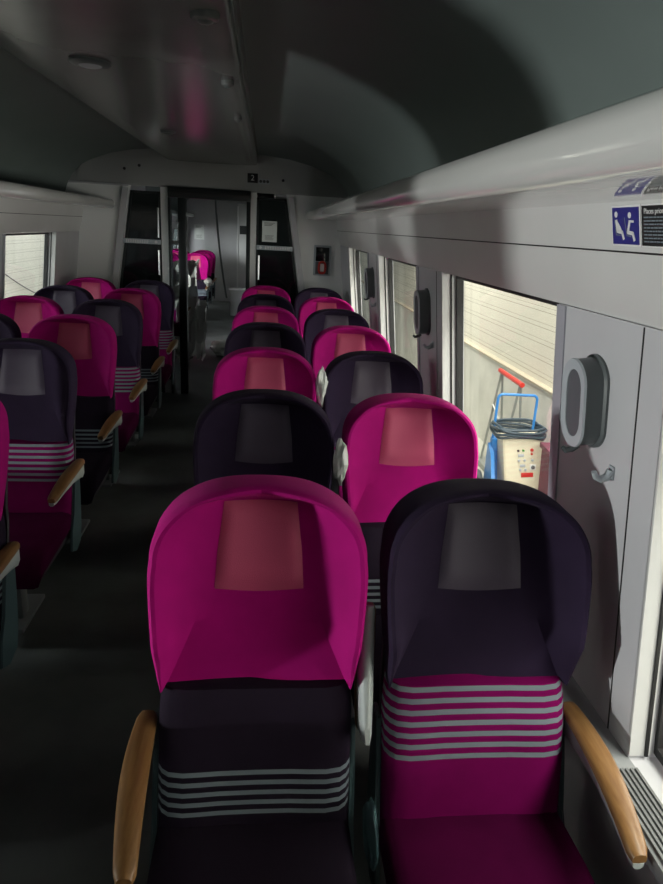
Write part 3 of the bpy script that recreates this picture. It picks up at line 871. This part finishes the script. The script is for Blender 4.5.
tag(mesh_obj('hanging_cable', bm, M['seat_metal']), 'grey cable hanging from the vestibule ceiling beyond the doorway', 'cable')

# ------------------------------------------------------------------ the depot outside
XR = 2.95; GZ = -.85
slab('floor_2', (X0+1.52, -9, GZ-.1), (6, 26, GZ), M['depot_floor'])
slab('floor_3', (-7, -9, GZ-.1), (X0-1.52, 26, GZ), M['depot_floor'])
slab('wall_right', (XR, -9, GZ), (XR+.1, 26, .28), M['concrete'])
slab('wall_right', (XR+.06, -9, .28), (XR+.15, 26, 4.2), M['cladding'])
slab('trim_5', (XR-.025, -9, .265), (XR+.08, 26, .285), M['tan'])
slab('wall_left', (-4.7, -9, GZ), (-4.6, 26, .05), M['concrete'])
slab('wall_left', (-4.65, -9, .05), (-4.6, 26, 4.2), M['cladding'])
bm = new(); tube(bm, [(XR-.02, 10.6, GZ), (XR-.02, 10.6, 1.0), (XR-.02, 10.6, 3.5)], .05, 12)
for z in (.6, 1.6): tube(bm, [(XR-.02, 10.6, z), (XR-.02, 10.6, z+.05)], .065, 12)
tag(mesh_obj('wall_pipe', bm, M['alu']), 'grey vertical pipe on the cream wall outside the windows', 'pipe')
bm = new(); tube(bm, [(-4.56, 12.2, z) for z in (.0, .05, 1.9, 1.95)], .035, 12)
tag(mesh_obj('fluorescent_tube', bm, M['tube']), 'bright upright tube light outside the left window', 'light')
bm = new(); tube(bm, [(-4.57, lerp(12.3, 15.5, i/16), .75-.75*math.sin(i/16*1.5)) for i in range(17)], .010, 6)
tag(mesh_obj('wall_cable', bm, M['print_grey']), 'thin dark cable drooping across the wall outside the left window', 'cable')
# ---- machine on a blue hand cart, outside right
cx, cy = 2.47, 5.92
ang = -.05      # width axis direction
cart = thing('machine_cart', 'cream control machine strapped on a blue hand cart outside the window', 'hand cart', (cx, cy, GZ), ang)
def PM(x, y, z): return (x, y, z)
bm = new(); poly = [(-.19, .24), (-.10, .80), (.14, .80), (.18, .24)]   # (y,z) section, front face leaning back
prism(bm, poly, 0, -.175, .215)
for v in bm.verts:
    if v.co.z < .5: v.co.x += .07
bmesh.ops.bevel(bm, geom=bm.edges[:], offset=.010, segments=2, affect='EDGES')
body = mesh_obj('machine_body', bm, M['cart_cream'], cart, label='cream steel control box')
# local frame on the front face
fa = Vector((0, -.19, .24)); fb = Vector((0, -.10, .80)); fu = (fb-fa).normalized(); fn = Vector((1, 0, 0)).cross(fu)
FM = Matrix((Vector((1, 0, 0)), fu-Vector((.12, 0, 0)), fn)).transposed().to_4x4(); FM.translation = (fa+fb)/2 + fn*.001 + Vector((.045, 0, 0))
def on_face(name, fn_, m, label=None):
    bm = new(); fn_(bm); o = mesh_obj(name, bm, m, body, label=label); o.matrix_local = FM; return o
on_face('red_band', lambda b: box(b, (-.02, -.10, -.002), (.165, -.055, .004), .002), M['red'], 'faded red band')
for i, (x, y) in enumerate(((-.055, .16), (-.005, .16))):
    on_face('button', lambda b: lathe(b, [(.011, 0), (.010, .012), (.002, .014)], Matrix.Translation((x, y, 0)), 14), M['green' if i else 'black_sign'])
on_face('button', lambda b: lathe(b, [(.016, 0), (.015, .018), (.002, .02)], Matrix.Translation((.078, .165, 0)), 16), M['red'], 'red button')
on_face('button', lambda b: lathe(b, [(.011, 0), (.010, .012), (.002, .014)], Matrix.Translation((.078, .125, 0)), 14), M['red'])
for (x, y) in ((-.045, .065), (.01, .065), (.088, .065), (-.03, -.025), (.022, -.025)):
    on_face('button', lambda b: lathe(b, [(.013, 0), (.012, .012), (.002, .014)], Matrix.Translation((x, y, 0)), 14), M['ring'])
on_face('display', lambda b: box(b, (-.055, .10, -.001), (.005, .128, .004), .002), M['ring'])
on_face('display', lambda b: box(b, (-.035, .0, -.001), (.02, .026, .004), .002), M['ring'])
on_face('socket', lambda b: box(b, (.065, -.035, -.001), (.125, .025, .006), .004), M['sign_white'])
on_face('socket_cover', lambda b: lathe(b, [(.02, .005), (.018, .014), (.004, .015)], Matrix.Translation((.095, -.005, 0)), 14), M['print_grey'])
on_face('green_mark', lambda b: box(b, (.10, -.225, -.001), (.15, -.208, .002)), M['green'])
on_face('rating_plate', lambda b: box(b, (.09, -.265, -.001), (.17, -.238, .003)), M['print_grey'])
# blue frame with hoop
def hoop(w, z0, z1, y, r=.045):
    pts = [(-w, y, z0), (-w, y, z1-r)]
    for i in range(1, 7): a = PI-PI/2*i/6; pts.append((-w+r+r*math.cos(a), y, z1-r+r*math.sin(a)))
    for i in range(0, 7): a = PI/2-PI/2*i/6; pts.append((w-r+r*math.cos(a), y, z1-r+r*math.sin(a)))
    pts.append((w, y, z0)); return pts
bm = new(); tube(bm, hoop(.195, .20, 1.16, .15), .013, 10); mesh_obj('handle', bm, M['cart_blue'], cart, label='blue tubular hoop handle')
bm = new(); box(bm, (-.21, .10, .16), (.22, .19, .72), .012); box(bm, (-.22, -.18, .14), (.22, .2, .22), .01)
prism(bm, [(-.18, .22), (.16, .22), (.16, .66), (.02, .58)], 0, -.235, -.200)
mesh_obj('frame', bm, M['cart_blue'], cart, label='blue painted steel frame')
for s in (-1, 1):
    bm = new(); prof = [(.02, -.035), (.14, -.035), (.177, -.026), (.19, 0), (.177, .026), (.14, .035), (.02, .035)]
    lathe(bm, prof, Matrix.Translation((s*.275-.03, .14, .19)) @ Matrix.Rotation(PI/2, 4, 'Y'), 28)
    w = mesh_obj('wheel', bm, M['tyre'], cart)
    bm = new(); lathe(bm, [(.01, -.04), (.095, -.040), (.10, -.03), (.10, .03), (.095, .040), (.01, .04)], Matrix.Translation((s*.275-.03, .14, .19)) @ Matrix.Rotation(PI/2, 4, 'Y'), 20)
    mesh_obj('hub', bm, M['ring'], w)
bm = new()
for i in range(5):
    z = .805+.022*i; g = .012*(i % 2); pts = []
    for k in range(36):
        a = 2*PI*k/36
        pts.append(((.235+g)*math.copysign(abs(math.cos(a))**.5, math.cos(a)), .02+(.175+g)*math.copysign(abs(math.sin(a))**.6, math.sin(a)), z+.012*math.sin(3*a+i)))
    tube(bm, pts, .013, 8, closed=True)
cb = mesh_obj('power_cable', bm, M['cable']); cb.location = (cx, cy, GZ); cb.rotation_euler = (0, 0, ang)
tag(cb, 'thick dark cable coiled around the top of the cream machine', 'cable')
# red-handled trolley leaning at the wall
t = thing('wall_trolley', 'grey metal trolley with a red handle leaning on the outside wall', 'trolley', (0, 0, 0))
P0, P1 = Vector((2.73, 7.32, .30)), Vector((2.73, 6.62, .285))
bm = new(); tube(bm, [P0, P0.lerp(P1, .5), P1], .028, 10); mesh_obj('handle', bm, M['red'], t, label='red bar handle')
for P, nm in ((P0, 0), (P1, 1)):
    q = P.lerp(P1 if nm == 0 else P0, .08)
    bm = new(); tube(bm, [q, (q.x-.10, q.y+.05, GZ+.06)], .014, 8); mesh_obj('upright', bm, M['alu'], t)
    bm = new(); tube(bm, [q+Vector((.0, -.02, 0)), (q.x+.13, q.y, GZ+.06)], .014, 8); mesh_obj('upright', bm, M['alu'], t)
bm = new(); tube(bm, [(2.68, 7.28, -.1), (2.66, 6.66, -.35)], .010, 8); mesh_obj('brace', bm, M['alu'], t)
bm = new(); box(bm, (2.58, 6.6, GZ), (2.88, 7.4, GZ+.07), .01); mesh_obj('base', bm, M['alu'], t)
# maroon crate on the right
t = thing('plastic_crate', 'tall faded maroon crate beside the machine cart outside', 'crate', (2.74, 5.40, GZ), -.1)
bm = new()
prism(bm, [(-.11, 0), (.11, 0), (.155, .78), (-.155, .78)], 1, -.24, .24); mesh_obj('body', bm, M['bin'], t, smooth=False)
bm = new(); box(bm, (-.175, -.265, .76), (.175, .265, .81), .01); mesh_obj('rim', bm, M['bin'], t)
for q in range(3):
    bm = new(); box(bm, (-.135, -.262, .1), (-.115, -.235, .78), .004); o = mesh_obj('rib', bm, M['bin'], t); o.location = (q*.125, 0, 0)

# ------------------------------------------------------------------ light
def area(loc, target, size, power, col, sy=None, spread=None):
    l = bpy.data.lights.new('lamp', 'AREA'); l.energy = power; l.color = col
    if sy: l.shape = 'RECTANGLE'; l.size = size; l.size_y = sy
    else: l.shape = 'DISK'; l.size = size
    if spread: l.spread = spread
    o = bpy.data.objects.new('lamp', l); C.objects.link(o); o.location = loc
    o.rotation_euler = (Vector(target)-Vector(loc)).to_track_quat('-Z', 'Y').to_euler(); return o
# floodlight standing outside the left side, low: rakes through the left windows
area((-3.8, .55, .66), (.8, .75, 1.2), .16, 58, (1., .99, .98), spread=math.radians(125))
# unseen area lamps added over the gap on both sides to light the depot walls
for y in (0, 5, 10): area((2.1, y, 3.6), (2.75, y+1.0, .4), .5, 330, (1, .96, .88), 3.5)
for y in (2, 8, 14): area((-3.4, y, 3.6), (-4.3, y, .4), .5, 200, (.95, .97, 1), 3.5)
# added unseen area lamps standing in for daylight through the right and left windows
area((2.6, 2.4, 1.05), (.2, 2.8, 1.25), 5.2, 88, (1, .97, .95), .8)
area((-4.0, 4.6, 1.5), (.5, 6.6, 1.4), 3.4, 48, (.93, .98, 1), .9)  # added to brighten the right side of the bulkhead
area((-3.6, 8.6, 1.6), (-.9, 11.0, 1.2), 1.8, 420, (.95, .98, 1), .9)  # added to brighten the next coach
w = bpy.data.worlds.new('world'); bpy.context.scene.world = w; w.use_nodes = True
w.node_tree.nodes['Background'].inputs[0].default_value = (.55, .65, .7, 1); w.node_tree.nodes['Background'].inputs[1].default_value = .25

# ------------------------------------------------------------------ camera
F, pi_, ya, ro = 660, .3113, .1101, .0559
f = Vector((math.sin(ya)*math.cos(pi_), math.cos(ya)*math.cos(pi_), -math.sin(pi_)))
r = Vector((math.cos(ya), -math.sin(ya), 0)); u = r.cross(f)
r2 = r*math.cos(ro)+u*math.sin(ro); u2 = -r*math.sin(ro)+u*math.cos(ro)
cam = bpy.data.cameras.new('camera'); co = bpy.data.objects.new('camera', cam); C.objects.link(co)
mw = Matrix((r2, u2, -f)).transposed().to_4x4(); mw.translation = (0, 0, 1.75); co.matrix_world = mw
cam.sensor_fit = 'HORIZONTAL'; cam.sensor_width = 36; cam.lens = 36*F/663; cam.clip_start = .02
bpy.context.scene.camera = co
vs = bpy.context.scene.view_settings
vs.view_transform = 'Standard'; vs.look = 'None'; vs.exposure = 0
